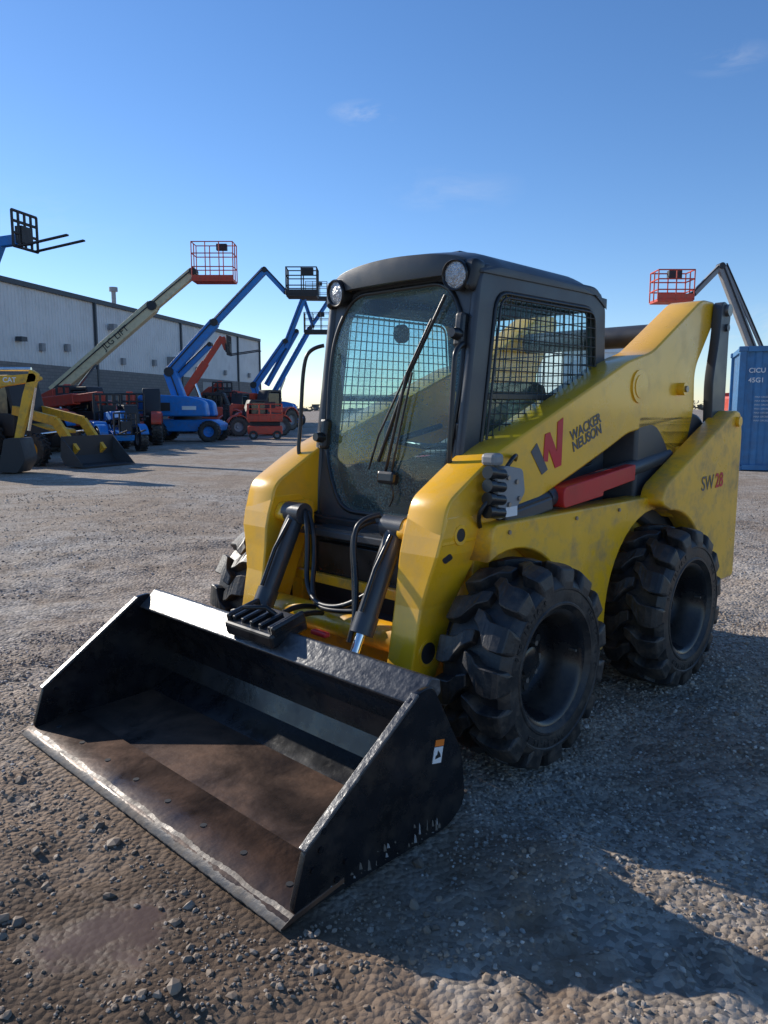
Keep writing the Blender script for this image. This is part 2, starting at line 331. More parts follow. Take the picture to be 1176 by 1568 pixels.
plate('visor',[rnd_poly([(-.46,1.13,.04),(-.33,1.205,.04),(-.2,1.235,.02),(.2,1.235,.02),(.33,1.205,.04),(.46,1.13,.04),(.475,1.28,.03),(-.475,1.28,.03)],.02)],.08,FM@Matrix.Translation((0,0,.03)),K,SS,.02)
for sgn in(1,-1):
    p=Vector((-.050,sgn*.375,2.010)); ax=Vector((1,sgn*.10,-.12)).normalized()
    lathe('work_lamp_%s'%('l' if sgn>0 else 'r'),[(.001,-.09),(.055,-.08),(.066,-.03),(.066,.018),(.061,.024),(.056,.020),(.054,.012)],p,ax,K,SS)
    lathe('work_lamp_lens_%s'%('l' if sgn>0 else 'r'),[(.001,.020),(.03,.018),(.056,.012)],p,ax,M['lampglass'],SS)
box('seat_base',(-.70,0,1.02),(.5,.5,.22),M['seat'],SS,bevel=.05)
box('seat_back',(-.95,0,1.34),(.14,.44,.50),M['seat'],SS,rot=(0,R(-8),0),bevel=.06)
for sgn in(1,-1):
    box('arm_console_%d'%sgn,(-.62,sgn*.33,1.08),(.6,.10,.14),M['seat'],SS,bevel=.03)
    tube('joystick_%d'%sgn,[(-.36,sgn*.30,1.14),(-.33,sgn*.29,1.30)],.012,M['seat'],SS)
    box('joystick_grip_%d'%sgn,(-.325,sgn*.29,1.33),(.05,.05,.11),K,SS,bevel=.02)
    box('inner_pillar_%d'%sgn,(-.6,sgn*.40,1.02),(1.1,.05,.20),M['seat'],SS)
box('cab_floor',(-.5,0,.90),(1.2,.88,.04),M['darkmach'],SS)
tube('restraint_bar',[(-.75,-.30,1.35),(-.35,-.28,1.28),(-.30,0,1.26),(-.35,.28,1.28),(-.75,.30,1.35)],.016,K,SS)
box('display_box',(-.16,.34,1.62),(.04,.10,.2),K,SS,bevel=.01)
cyl('cab_speaker',(-.55,-.40,1.85),(-.55,-.43,1.85),.05,K,SS)
def fp(y,s,o): return FM@Vector((y,s,o))
wb=[fp(.315,1.135,.06),fp(.17,.80,.085),fp(.01,.40,.068)]
tube('wiper_blade',[tuple(q) for q in wb],.008,K,SS)
tube('wiper_arm',[tuple(fp(.06,.33,.07)),tuple(fp(.10,.42,.095)),tuple(fp(.17,.80,.10))],.007,K,SS)
tube('wiper_arm_link',[tuple(fp(.10,.33,.07)),tuple(fp(.14,.45,.095)),tuple(fp(.20,.80,.10))],.005,K,SS)
tube('wiper_blade_frame',[tuple(fp(-.04,.36,.075)),tuple(fp(.03,.52,.10)),tuple(fp(.17,.80,.10)),tuple(fp(.27,1.03,.085))],.005,K,SS)
o=box('wiper_motor',(0,0,0),(.11,.06,.05),K,SS,bevel=.015); o.matrix_basis=FM@Matrix.Translation((.08,.33,.065))
tube('washer_hose',[tuple(fp(.08,.33,.08)),tuple(fp(.16,.27,.07)),tuple(fp(.10,.20,.06))],.004,K,SS,smooth=True)
for y_,s_ in((-.40,.52),(.41,.98)):
    o=box('door_latch',(0,0,0),(.05,.15,.05),K,SS,bevel=.015); o.matrix_basis=FM@Matrix.Translation((y_,s_,.045))
    lathe('latch_knob',[(.001,.05),(.02,.05),(.026,.03),(.026,0)],fp(y_,s_-.02,.06),(1,0,.1),K,SS,20)
tube('grab_handle_right',[(-.02,-.45,1.76),(.02,-.50,1.75),(.05,-.53,1.68),(.07,-.535,1.35),(.09,-.535,1.22),(.07,-.51,1.16),(.03,-.45,1.15)],.010,K,SS,smooth=True)
tube('grab_handle_left',[(-.02,.44,1.72),(.05,.455,1.70),(.06,.455,1.62),(.085,.455,1.28),(.08,.455,1.20),(.03,.44,1.18)],.011,K,SS,smooth=True)
for z_ in(1.15,1.35,1.80): box('door_hinge_%d'%int(z_*100),(.05-.13*(z_-.8),.44,z_),(.05,.05,.08),K,SS,bevel=.01)
o=box('door_sticker',(0,0,0),(.03,.055,.002),M['white'],SS,bevel=0); o.matrix_basis=FM@Matrix.Translation((.02,.05,.0275))
# ---- wheels
def tire(name,cx,sgn,parent):
    c=(cx,sgn*.785,.42); w=.15
    prof=[(.225,-w*.8),(.24,-w*.98),(.30,-w*1.03),(.345,-w*1.0),(.366,-w*.85),(.372,0),(.366,w*.85),(.345,w*1.0),(.335,w*1.03),(.330,w*1.06),(.322,w*1.06),(.318,w*1.035),(.285,w*1.045),(.270,w*1.03),(.266,w*1.055),(.258,w*1.055),(.252,w*1.0),(.240,w*.94),(.228,w*.8)]
    ax=Vector((0,sgn,0))
    lathe(name+'_carcass',prof,c,ax,M['rubber'],parent,72)
    m,_=frame_from(c,Vector(c)+ax)
    v=[];f=[]; NL=15
    # wide L-shaped blocks: nearly square shoulder block, short oblique foot toward the centre line
    st=[(-.012,-.05,.412,.365,.060),(.028,.0,.420,.37,.080),(.052,.07,.420,.368,.092),(.070,.12,.420,.366,.118),(.100,.135,.418,.364,.128),(.130,.14,.411,.358,.128),(.150,.14,.400,.348,.120),(.160,.14,.352,.322,.085)]
    for side in(1,-1):
        for i in range(NL):
            th0=2*math.pi*(i+(.5 if side<0 else 0))/NL
            base=len(v)
            for s,dt,rt,rb,hw in st:
                th=th0+dt
                for a,r in((th-hw-.012,rb),(th-hw,rt),(th+hw,rt),(th+hw+.012,rb)):
                    v.append((r*math.cos(a),r*math.sin(a),side*s))
            for k in range(len(st)-1):
                a=base+4*k
                for q in range(3): f.append((a+q,a+q+1,a+q+5,a+q+4))
            f.append((base,base+3,base+2,base+1)); e=base+4*(len(st)-1); f.append((e,e+1,e+2,e+3))
    mesh(name+'_lugs',v,f,M['rubber'],parent,bevel=.004,mtx=m,seg=1)
    rp=[(.222,-.12),(.236,.118),(.243,.128),(.238,.138),(.226,.134),(.214,.120),(.208,.085),(.196,.070),(.190,.020),(.180,-.02),(.165,-.035),(.13,-.028),(.10,-.01),(.062,-.008),(.060,.03),(.045,.036),(.001,.036)]
    lathe(name+'_rim',rp,c,ax,M['rim'],parent,48)
    for i in range(8):
        a=2*math.pi*i/8; p=m@Vector((.085*math.cos(a),.085*math.sin(a),-.012)); cyl(name+'_nut_%d'%i,p,p+ax*.028,.012,M['steel'],parent,seg=6)
    for i in range(8):
        a=2*math.pi*(i+.5)/8; p=m@Vector((.145*math.cos(a),.145*math.sin(a),-.031)); cyl(name+'_hole_%d'%i,p,p+ax*.005,.019,M['darkmach'],parent,seg=16)
    p=m@Vector((.20,.02,.085)); cyl(name+'_valve',p,p+ax*.035,.006,M['steel'],parent,seg=8)
    if sgn>0:
      for j,t0 in enumerate((40,160,280)):
        for q,ch in enumerate('SKS 12-16.5'):
            a=R(t0-q*5.0); rr=.300; ra=Vector((math.cos(a),math.sin(a),0)); ta=Vector((math.sin(a),-math.cos(a),0))
            mm=Matrix((ta,ra,Vector((0,0,1)))).transposed().to_4x4()
            if mm.determinant()<0: mm=Matrix((-ta,ra,Vector((0,0,1)))).transposed().to_4x4()
            mm.translation=Vector((rr*math.cos(a),rr*math.sin(a),w*1.045)); tt=text(name+'_sidewall_text',ch,.032,m@mm,M['rubber'],parent,.001); tt.data.extrude=.0015
for cx,t in((-.02,'front'),(-1.30,'rear')):
    for sgn,u in((1,'left'),(-1,'right')): tire('wheel_%s_%s'%(t,u),cx,sgn,SS)
    cyl('axle_'+t,(cx,-.7,.42),(cx,.7,.42),.09,M['darkmach'],SS)
# ---- bucket
B_=M['blackgloss']
prof=[(.755,.515),(.66,.40),(.60,.30),(.585,.20),(.62,.11),(.74,.045),(1.19,.030)]
v=[];f=[]
for p in prof:
    v.append((p[0],-.91,p[1])); v.append((p[0],.91,p[1]))
for i in range(len(prof)-1): f.append((2*i,2*i+1,2*i+3,2*i+2))
o=mesh('bucket_shell',v,f,[B_,M['bfloor']],SS)
for i,pl in enumerate(o.data.polygons): pl.material_index=1 if i>=5 else 0
sm=o.modifiers.new('s','SOLIDIFY'); sm.thickness=.014; sm.offset=0
plxz('cutting_edge',[[(1.13,.036),(1.13,.052),(1.345,.024),(1.37,.008),(1.36,.002)]],-.932,.932,M['bfloor'],SS,.002)
v=[];f=[];n=140
for i in range(n+1):
    y_=-.934+1.868*i/n; xi=1.328+.004*math.sin(i*.31)+random.uniform(-.0025,.0025); xo=1.374+random.uniform(-.0015,.0015)
    v+=[(xi,y_,.0285+(1.345-xi)*.12),(xo,y_,.010),(xo-.003,y_,.001)]
for i in range(n): a=3*i; f+=[(a,a+3,a+4,a+1),(a+1,a+4,a+5,a+2)]
mesh('cutting_edge_worn_lip',v,f,M['edge'],SS,smooth=True)
ep=rnd_poly([(.725,.545,.03),(.80,.54,.03),(1.275,.20,.02),(1.325,.04,.02),(1.31,.012,.01),(.64,.012,.05),(.545,.07,.05),(.565,.26,.06)],.02)
for sgn in(1,-1):
    plxz('bucket_end_%d'%sgn,[ep],sgn*.908,sgn*.928,B_,SS,.003)
    beam('bucket_end_strip_%d'%sgn,(.80,sgn*.918,.532),(1.28,sgn*.918,.197),.030,.012,M['lip'],SS,.003)
    for q in((1.22,.18),(1.25,.13),(1.21,.235),(1.12,.10),(1.16,.06)):
        cyl('bucket_bolt',(q[0],sgn*.90,q[1]),(q[0],sgn*.934,q[1]),.010,B_,SS,seg=10)
for i in range(34):
    cx_=random.uniform(.66,1.24); cz_=random.uniform(.022,.035+.05*random.random()**3); l_=random.uniform(.005,.018); h_=random.uniform(.005,.05)*random.random()**.6
    plxz('scrape_%d'%i,[[(cx_-l_*.5,cz_),(cx_+l_*.4,cz_+.004),(cx_+l_*.25,cz_+h_),(cx_-l_*.1,cz_+h_*.8)]],.9275,.9287,M['edge'] if i%4 else M['grey'],SS,0)
for i in range(8):
    y_=-.82+1.64*i/7; cyl('edge_bolt_%d'%i,(1.25,y_,.030),(1.25,y_,.0385),.012,M['darkmach'],SS,seg=12)
plxz('bucket_top_lip',[rnd_poly([(.792,.488),(.784,.476),(.755,.49),(.70,.47),(.66,.50),(.665,.545),(.71,.562)],.008)],-.908,.908,M['lip'],SS,.004)
box('coupler_plate',(.595,0,.33),(.03,1.05,.34),K,SS,rot=(0,R(14),0))
for y_ in(-.5,-.25,.25,.5): plxz('coupler_rib',[rnd_poly([(.45,.12),(.50,.44),(.60,.50),(.57,.10)],.03)],y_-.015,y_+.015,K,SS)
box('latch_block',(.71,.0,.558),(.19,.32,.06),K,SS,rot=(0,R(14),0),bevel=.012)
for i in range(5): box('latch_rib_%d'%i,(.725,-.12+.06*i,.590),(.12,.022,.03),K,SS,rot=(0,R(14),0),bevel=.006)
for y_ in(-.15,.15): box('latch_ear',(.71,y_,.592),(.17,.025,.05),K,SS,rot=(0,R(14),0),bevel=.01)
tube('latch_handle',[(.66,.05,.58),(.72,.02,.64),(.76,-.08,.63)],.010,K,SS)
box('latch_red_tab',(.62,.24,.555),(.03,.09,.02),M['red'],SS)
box('warning_label_orange',(.69,.929,.335),(.045,.002,.022),M['orange'],SS,rot=(0,R(-12),0),bevel=0)
box('warning_label_white',(.70,.929,.295),(.045,.002,.055),M['white'],SS,rot=(0,R(-12),0),bevel=0)
plxz('warning_label_pict',[[(.685,.285),(.715,.285),(.712,.295),(.704,.298),(.700,.312),(.690,.300)]],.9302,.9308,K,SS,0)
H=[[(.25,-.30,.98),(.30,-.22,.95),(.32,-.19,.80),(.36,-.16,.64),(.42,.0,.58),(.40,.20,.62),(.33,.3,.72)],
   [(.25,-.27,.96),(.28,-.20,.92),(.30,-.16,.78),(.38,-.10,.60),(.43,.05,.57),(.40,.22,.60)],
   [(.28,.24,1.0),(.36,.20,.99),(.40,.20,.90),(.42,.24,.75),(.46,.28,.60),(.50,.28,.5)],
   [(.27,.20,.97),(.34,.17,.96),(.38,.17,.88),(.40,.21,.72),(.44,.25,.58)],
   [(.40,-.05,.57),(.5,-.04,.60),(.62,-.02,.58),(.68,0,.59)],
   [(.40,.0,.55),(.5,.02,.58),(.62,.04,.56),(.68,.05,.58)]]
for i,h in enumerate(H): tube('hose_%d'%i,h,.012,K,SS,smooth=True)
plxz('aux_bracket',[rnd_poly([(-.04,1.02),(.06,1.0),(.08,1.18),(.02,1.22),(-.10,1.20),(-.12,1.1)],.02)],.64,.70,M['grey'],SS)
for i in range(4):
    z_=1.03+.052*i; cyl('aux_coupler_%d'%i,(.04,.70,z_),(.13,.70,z_+.012),.021,K,SS,seg=16); cyl('aux_cap_%d'%i,(.11,.70,z_+.01),(.145,.70,z_+.014),.026,K,SS,seg=16)
for q in((-.05,1.15),(-.07,1.08),(.0,1.06),(.01,1.17)): cyl('aux_bolt',(q[0],.69,q[1]),(q[0],.71,q[1]),.01,M['steel'],SS,seg=8)
box('aux_label',(-.02,.702,1.03),(.08,.002,.04),M['white'],SS,bevel=0)
box('aux_top_valve',(.06,.66,1.245),(.07,.07,.05),M['grey'],SS,bevel=.015)
for i,h in enumerate([[(.0,.68,1.2),(-.02,.70,1.25),(-.12,.66,1.26),(-.16,.6,1.2)],[(.13,.70,1.09),(.17,.69,1.06),(.15,.66,1.0),(.10,.64,.96)]]): tube('aux_hose_%d'%i,h,.009,K,SS,smooth=True)
o=plxz('arm_slot',[rnd_poly([(.31,.845),(.335,.87),(.29,.89),(.265,.865)],.012)],-.0015,.0015,M['darkmach'],SS,0)  # thin dark patch on the leg, painting the shaded inside of a slot
o.matrix_basis=Matrix.Translation((0,.6305,0))@Matrix.Translation((.30,0,.867))@Matrix.Rotation(R(-13),4,'X')@Matrix.Translation((-.30,0,-.867))@XZ(0)
for q in((.02,.95),(-.5,.955),(-.9,.955),(-1.4,.965)): cyl('fender_bolt',(q[0],.715,q[1]),(q[0],.728,q[1]),.009,M['steel'],SS,seg=8)
def side_m(x,z,a,y=.642):
    c,s=math.cos(R(a)),math.sin(R(a))
    m=Matrix((Vector((-c,0,s)),Vector((s,0,c)),Vector((0,1,0)))).transposed().to_4x4(); m.translation=(x,y,z); return m
lm=side_m(-.41,1.262,12)
def par(name,p,mat,dz=0): plate(name,[p],.002,lm@Matrix.Translation((0,0,dz)),mat,SS,0)
par('logo_stroke_grey',[(-.165,.035),(-.115,.062),(-.050,-.075),(-.100,-.085)],M['logogrey'])
par('logo_stroke_red',[(-.080,-.030),(-.045,.085),(-.005,.085),(.035,-.012),(.062,.115),(.112,.125),(.062,-.085),(.010,-.085),(-.028,.012),(-.044,-.040)],M['logored'])
text('brand_text','WACKER\nNEUSON',.068,side_m(-.705,1.335,18),M['logogrey'],SS,.0015)
text('model_text_grey','SW',.115,side_m(-1.77,1.03,2,.802),M['logogrey'],SS,.0)
text('model_text_red','28',.115,side_m(-1.935,1.035,2,.802),M['logored'],SS,.002)
# ================================================================ GROUND
KX=rng.uniform(-1,1,(60,2)); KX/=np.linalg.norm(KX,axis=1)[:,None]
WL=np.exp(rng.uniform(np.log(.10),np.log(2.5),60)); PH=rng.uniform(0,6.28,60)
def in_m(x,y):
    dx=x-.007;dy=y-3.601; return -.700*dx-.714*dy, .714*dx-.700*dy
PX,PY=-.78,1.97
TR=[((-1.6,1.35),(1,.22)),((1.5,1.35),(.85,-.5)),((-3.2,5.0),(.62,-.78)),((-4.6,5.2),(.62,-.78))]
def tracks(x,y):
    tot=np.zeros_like(x); rip=np.zeros_like(x)
    for (ax_,ay_),(dx_,dy_) in TR:
        l_=math.hypot(dx_,dy_); dx_/=l_;dy_/=l_
        al=(x-ax_)*dx_+(y-ay_)*dy_; pe=-(x-ax_)*dy_+(y-ay_)*dx_+.05*np.sin(al*1.3)
        mk=np.clip((.15-np.abs(pe))/.05,0,1)*np.clip((3.2-np.abs(al))/.8,0,1)
        tot=np.maximum(tot,mk); rip+=mk*np.sin(2*np.pi*(al+.7*np.abs(pe))/.15)
    return tot,rip
def gh(x,y):
    h=np.zeros_like(x)
    for k,wl,p in zip(KX,WL,PH): h+=.0030*(wl**.55)*np.sin((k[0]*x+k[1]*y)*2*np.pi/wl+p)
    t_,r_=tracks(x,y); h=h-.010*t_+.008*r_
    lx,ly=in_m(x,y)
    m=np.clip(np.maximum(np.abs(lx-.95)-.50,np.abs(ly)-1.0)/.15,0,1)
    r=np.hypot(x-PX,y-PY)
    h=h*(.25+.75*m)
    h=np.where(r<.35,h*np.clip(r/.35,0,1)-.010*np.clip(1-r/.25,0,1),h)
    return h*np.clip(1.3-np.hypot(x,y-3)/14,0,1)-.004*(1-m)
def axis_pts(lo,hi,step,far):
    a=list(np.arange(lo,hi,step)); s=step; x=hi
    while x<far: a.append(x); s*=1.25; x+=s
    a.append(far); s=step; x=lo-step; b=[]
    while x>-far: b.append(x); s*=1.25; x-=s
    b.append(-far); return np.array(b[::-1]+a)
xs=axis_pts(-4,5,.027,900);ys=axis_pts(.3,8,.027,900)
X,Yg=np.meshgrid(xs,ys,indexing='ij'); Z=gh(X,Yg)
V=np.stack([X,Yg,Z],-1).reshape(-1,3); nx_,ny_=len(xs),len(ys)
I=np.arange(nx_*ny_).reshape(nx_,ny_); F=np.stack([I[:-1,:-1],I[1:,:-1],I[1:,1:],I[:-1,1:]],-1).reshape(-1,4)
def npmesh(name,V,F,mat,smooth):
    me=bpy.data.meshes.new(name); k=F.shape[1]
    me.vertices.add(len(V)); me.vertices.foreach_set('co',V.astype(np.float32).ravel())
    me.loops.add(F.size); me.loops.foreach_set('vertex_index',F.astype(np.int32).ravel())
    me.polygons.add(len(F)); me.polygons.foreach_set('loop_start',np.arange(0,F.size,k,dtype=np.int32))
    try: me.polygons.foreach_set('loop_total',np.full(len(F),k,dtype=np.int32))
    except Exception: pass
    me.polygons.foreach_set('use_smooth',np.full(len(F),smooth)); me.update(calc_edges=True); me.validate()
    return link(name,me,mat,None)
def groundmat():
    m=bpy.data.materials.new('gravel_ground'); t,N,L,B=nt(m)
    tc=N.new('ShaderNodeTexCoord'); P=tc.outputs['Object']
    def noise(s,d=6,r=.55):
        n=N.new('ShaderNodeTexNoise'); n.inputs['Scale'].default_value=s; n.inputs['Detail'].default_value=d; n.inputs['Roughness'].default_value=r; L.new(P,n.inputs['Vector']); return n.outputs['Fac']
    def mixc(f,a,b):
        x=N.new('ShaderNodeMix'); x.data_type='RGBA'
        L.new(f,x.inputs[0])
        for i,c in((6,a),(7,b)):
            if isinstance(c,tuple): x.inputs[i].default_value=(*c,1)
            else: L.new(c,x.inputs[i])
        return x.outputs[2]
    def mr(f,a,b,c=0,d=1):
        x=N.new('ShaderNodeMapRange'); L.new(f,x.inputs[0])
        for i,k in zip((1,2,3,4),(a,b,c,d)): x.inputs[i].default_value=k
        return x.outputs[0]
    def add(a,b,op='ADD'):
        x=N.new('ShaderNodeMath'); x.operation=op; L.new(a,x.inputs[0])
        if isinstance(b,float): x.inputs[1].default_value=b
        else: L.new(b,x.inputs[1])
        return x.outputs[0]
    def dist(p):
        s=N.new('ShaderNodeVectorMath'); s.operation='DISTANCE'; L.new(P,s.inputs[0]); s.inputs[1].default_value=p; return s.outputs['Value']
    big=noise(.45,5); mid=noise(2.5,8,.65); nz5=noise(7,6,.65); nz1=noise(1.6,7,.6)
    c=mixc(mr(big,.38,.62),(.33,.25,.18),(.385,.34,.29))
    c=mixc(mr(mid,.45,.7),c,(.235,.175,.125))
    vo=N.new('ShaderNodeTexVoronoi'); vo.inputs['Scale'].default_value=46; L.new(P,vo.inputs['Vector'])
    bw=N.new('ShaderNodeSeparateColor'); L.new(vo.outputs['Color'],bw.inputs[0])
    vm=N.new('ShaderNodeVectorMath'); vm.operation='SCALE'; L.new(c,vm.inputs[0]); L.new(mr(bw.outputs[0],0,1,.6,1.42),vm.inputs['Scale'])
    c=vm.outputs[0]
    earth=add(dist((-1.1,1.7,0)),mr(nz1,.3,.7,-.9,.9)); c=mixc(mr(earth,1.8,1.1,0,.8),c,(.235,.155,.098))
    ad=add(dist((PX,PY,0)),mr(nz5,.3,.7,-.12,.12))
    damp1=add(dist((PX-.05,PY-.1,0)),mr(nz1,.3,.7,-.38,.38)); c=mixc(mr(damp1,.85,.40,0,.88),c,(.090,.058,.037))
    wet=mr(ad,.21,.10)
    c=mixc(wet,c,(.12,.072,.046))
    L.new(c,B.inputs['Base Color'])
    L.new(mr(ad,.08,.24,.38,.9),B.inputs['Roughness'])
    B.inputs['Specular IOR Level'].default_value=.28
    b=N.new('ShaderNodeBump'); b.inputs['Distance'].default_value=.012
    iv=N.new('ShaderNodeMath'); iv.operation='SUBTRACT'; iv.inputs[0].default_value=1; L.new(vo.outputs['Distance'],iv.inputs[1])
    L.new(add(iv.outputs[0],noise(25,8,.7)),b.inputs['Height']); L.new(mr(wet,0,1,.9,.12),b.inputs['Strength']); L.new(b.outputs[0],B.inputs['Normal'])
    return m
npmesh('gravel_ground',V,F,groundmat(),True)
phi=(1+5**.5)/2
IV=np.array([(-1,phi,0),(1,phi,0),(-1,-phi,0),(1,-phi,0),(0,-1,phi),(0,1,phi),(0,-1,-phi),(0,1,-phi),(phi,0,-1),(phi,0,1),(-phi,0,-1),(-phi,0,1)])/math.sqrt(1+phi*phi)
IF=np.array([(0,11,5),(0,5,1),(0,1,7),(0,7,10),(0,10,11),(1,5,9),(5,11,4),(11,10,2),(10,7,6),(7,1,8),(3,9,4),(3,4,2),(3,2,6),(3,6,8),(3,8,9),(4,9,5),(2,4,11),(6,2,10),(8,6,7),(9,8,1)])
def stones(n,cx,cy,r0,r1,s0,s1,pw,c0=0,c1=1):
    a=rng.uniform(0,2*np.pi,n); r=np.sqrt(rng.uniform(r0*r0,r1*r1,n))
    x=cx+r*np.cos(a);y=cy+r*np.sin(a)
    s=s0+(s1-s0)*rng.uniform(0,1,n)**pw; cc=rng.uniform(c0,c1,n)
    lx,ly=in_m(x,y)
    ok=~((lx>.50)&(lx<1.42)&(np.abs(ly)<.97)); ok&=(np.hypot(x-PX,y-PY)>.12+.16*rng.uniform(0,1,n)); ok&=(y>.35)
    t_,_=tracks(x,y); ok&=(rng.uniform(0,1,n)>t_*.7)
    cl=np.sin(x*3.1+1.3*np.sin(y*2.3))*np.sin(y*2.7+1.1*np.sin(x*1.9)); ok&=(rng.uniform(0,1,n)<.72+.35*cl)
    near=np.hypot(x+1.1,y-1.7)<1.3; cc=np.where(near,cc*.5,cc)
    return x[ok],y[ok],s[ok],cc[ok]
sets=[stones(110000,.4,2.6,0,3.4,.0030,.0100,2.4),stones(9000,.4,2.6,0,3.4,.008,.016,2.4),stones(500,-1.0,1.7,0,1.4,.012,.026,2.2,0,.6),stones(60000,0,4,3.2,11,.006,.016,2.5)]
x,y,s,cc=[np.concatenate([q[i] for q in sets]) for i in range(4)]
n=len(x); q=rng.normal(size=(n,4)); q/=np.linalg.norm(q,axis=1)[:,None]
w_,a_,b_,c_=q.T
RM=np.stack([1-2*(b_*b_+c_*c_),2*(a_*b_-c_*w_),2*(a_*c_+b_*w_),2*(a_*b_+c_*w_),1-2*(a_*a_+c_*c_),2*(b_*c_-a_*w_),2*(a_*c_-b_*w_),2*(b_*c_+a_*w_),1-2*(a_*a_+b_*b_)],-1).reshape(n,3,3)
vv=IV[None]*rng.uniform(.72,1.2,(n,12,1))*rng.uniform(.6,1.25,(n,1,3))
vv=np.einsum('nij,nkj->nki',RM,vv); vv[:,:,2]*=.75
vv=vv*s[:,None,None]; vv[:,:,0]+=x[:,None]; vv[:,:,1]+=y[:,None]; vv[:,:,2]+=(gh(x,y)+s*.12)[:,None]
ff=(IF[None]+12*np.arange(n)[:,None,None]).reshape(-1,3)
gm=bpy.data.materials.new('gravel_stone'); t,N,L,B=nt(gm)
at=N.new('ShaderNodeAttribute'); at.attribute_name='rnd'; cr=N.new('ShaderNodeValToRGB'); L.new(at.outputs['Fac'],cr.inputs[0])
e=cr.color_ramp.elements; e[0].color=(.16,.115,.08,1); e[1].color=(.64,.57,.49,1)
for p_,c_2 in((.3,(.29,.215,.15,1)),(.6,(.35,.30,.25,1)),(.85,(.44,.375,.305,1))): k=e.new(p_); k.color=c_2
L.new(cr.outputs[0],B.inputs['Base Color']); B.inputs['Roughness'].default_value=.7
so=npmesh('gravel_stones',vv.reshape(-1,3),ff,gm,False)
at=so.data.attributes.new('rnd','FLOAT','POINT'); at.data.foreach_set('value',np.repeat(cc,12).astype(np.float32))
# ================================================================ BUILDING
BD=empty('warehouse_building',(-20.9,43.3,0),math.atan2(.98,.199))
def corr(name,x0,x1,z0,z1,y,mat,par):
    v=[];f=[];x=x0
    while x<x1:
        for dx,dy in((0,0),(.20,0),(.225,-.04),(.275,-.04)): v.append((x+dx,y+dy,z0)); v.append((x+dx,y+dy,z1))
        x+=.30
    for i in range(len(v)//2-1): f.append((2*i,2*i+2,2*i+3,2*i+1))
    return mesh(name,v,f,mat,par)
corr('metal_siding',-28,39.3,4.0,8.3,-.02,M['siding'],BD)
box('shell',(5.65,12,4.15),(67.2,23.9,8.1),M['siding'],BD,bevel=0)
def blockmat():
    m=bpy.data.materials.new('block_wall'); t,N,L,B=nt(m); tc=N.new('ShaderNodeTexCoord'); b=N.new('ShaderNodeTexBrick')
    mp=N.new('ShaderNodeMapping'); mp.inputs['Rotation'].default_value=(R(90),0,0); L.new(tc.outputs['Object'],mp.inputs[0]); L.new(mp.outputs[0],b.inputs['Vector'])
    b.inputs['Color1'].default_value=(.22,.20,.185,1); b.inputs['Color2'].default_value=(.18,.17,.155,1); b.inputs['Mortar'].default_value=(.11,.11,.11,1)
    b.inputs['Scale'].default_value=1; b.inputs['Brick Width'].default_value=.4; b.inputs['Row Height'].default_value=.2; b.inputs['Mortar Size'].default_value=.012
    L.new(b.outputs[0],B.inputs['Base Color']); B.inputs['Roughness'].default_value=.9; return m
box('block_base',(5.65,-.05,2.0),(67.3,.2,4.0),blockmat(),BD,bevel=0)
box('roof_cap',(5.65,-.08,8.42),(67.4,.3,.28),M['trim'],BD,bevel=0)
box('roof_cap_end',(39.35,12,8.42),(.3,24,.28),M['trim'],BD,bevel=0)
for x_ in(-16,-3.6,8.8,21.2,33.3,39.2): box('downspout',(x_,-.14,4.2),(.16,.16,8.2),M['trim'],BD,bevel=0)
box('door',(14,-.16,1.1),(1.0,.06,2.2),M['grey'],BD); box('roller_door',(27,-.16,1.9),(4,.06,3.6),M['grey'],BD)
box('ac_unit',(19.5,-.5,4.9),(1.5,.9,1.1),M['grey'],BD,bevel=.05); box('ac_unit_b',(10.5,-.4,6.9),(.5,.4,.4),M['grey'],BD); box('wall_lamp',(1,-.3,5.3),(.5,.4,.25),M['trim'],BD)
cyl('roof_vent_pipe',(14,1.5,8.4),(14,1.5,9.8),.16,M['grey'],BD); cyl('roof_vent_cap',(14,1.5,9.8),(14,1.5,10.1),.3,M['grey'],BD)
for x_ in(3,5.5,12,16.5,24,30,36): box('wall_box',(x_,-.2,4.7+.3*(x_%2)),(.35,.2,.45),M['grey'],BD)
# ================================================================ BACKGROUND MACHINES
def wheel(name,c,r,w,par,rimmat,axis=(0,1,0)):
    a=Vector(axis); lathe(name,[(r*.5,-w*.45),(r*.6,-w*.5),(r*.9,-w*.48),(r,-w*.35),(r,w*.35),(r*.9,w*.48),(r*.6,w*.5),(r*.5,w*.45)],c,a,M['rubber'],par,28)
    for s_ in(1,-1): lathe(name+'_rim%d'%s_,[(.001,w*.25),(r*.2,w*.3),(r*.25,w*.15),(r*.45,w*.2),(r*.55,w*.46)],c,a*s_,rimmat,par,24)
    m,_=frame_from(c,Vector(c)+a); v=[];f=[]
    for i in range(20):
        for s_ in(1,-1):
            t=2*math.pi*(i+.25*s_)/20; b=len(v)
            for z_ in(0,s_*w*.48):
                tt=t+(.15 if z_ else 0)
                for d,rr in((-.09,r*.95),(-.07,r*1.05),(.07,r*1.05),(.09,r*.95)): v.append((rr*math.cos(tt+d),rr*math.sin(tt+d),z_))
            for q in range(3): f.append((b+q,b+q+1,b+q+5,b+q+4))
            f.append((b+4,b+5,b+6,b+7))
    mesh(name+'_lugs',v,f,M['rubber'],par,mtx=m)
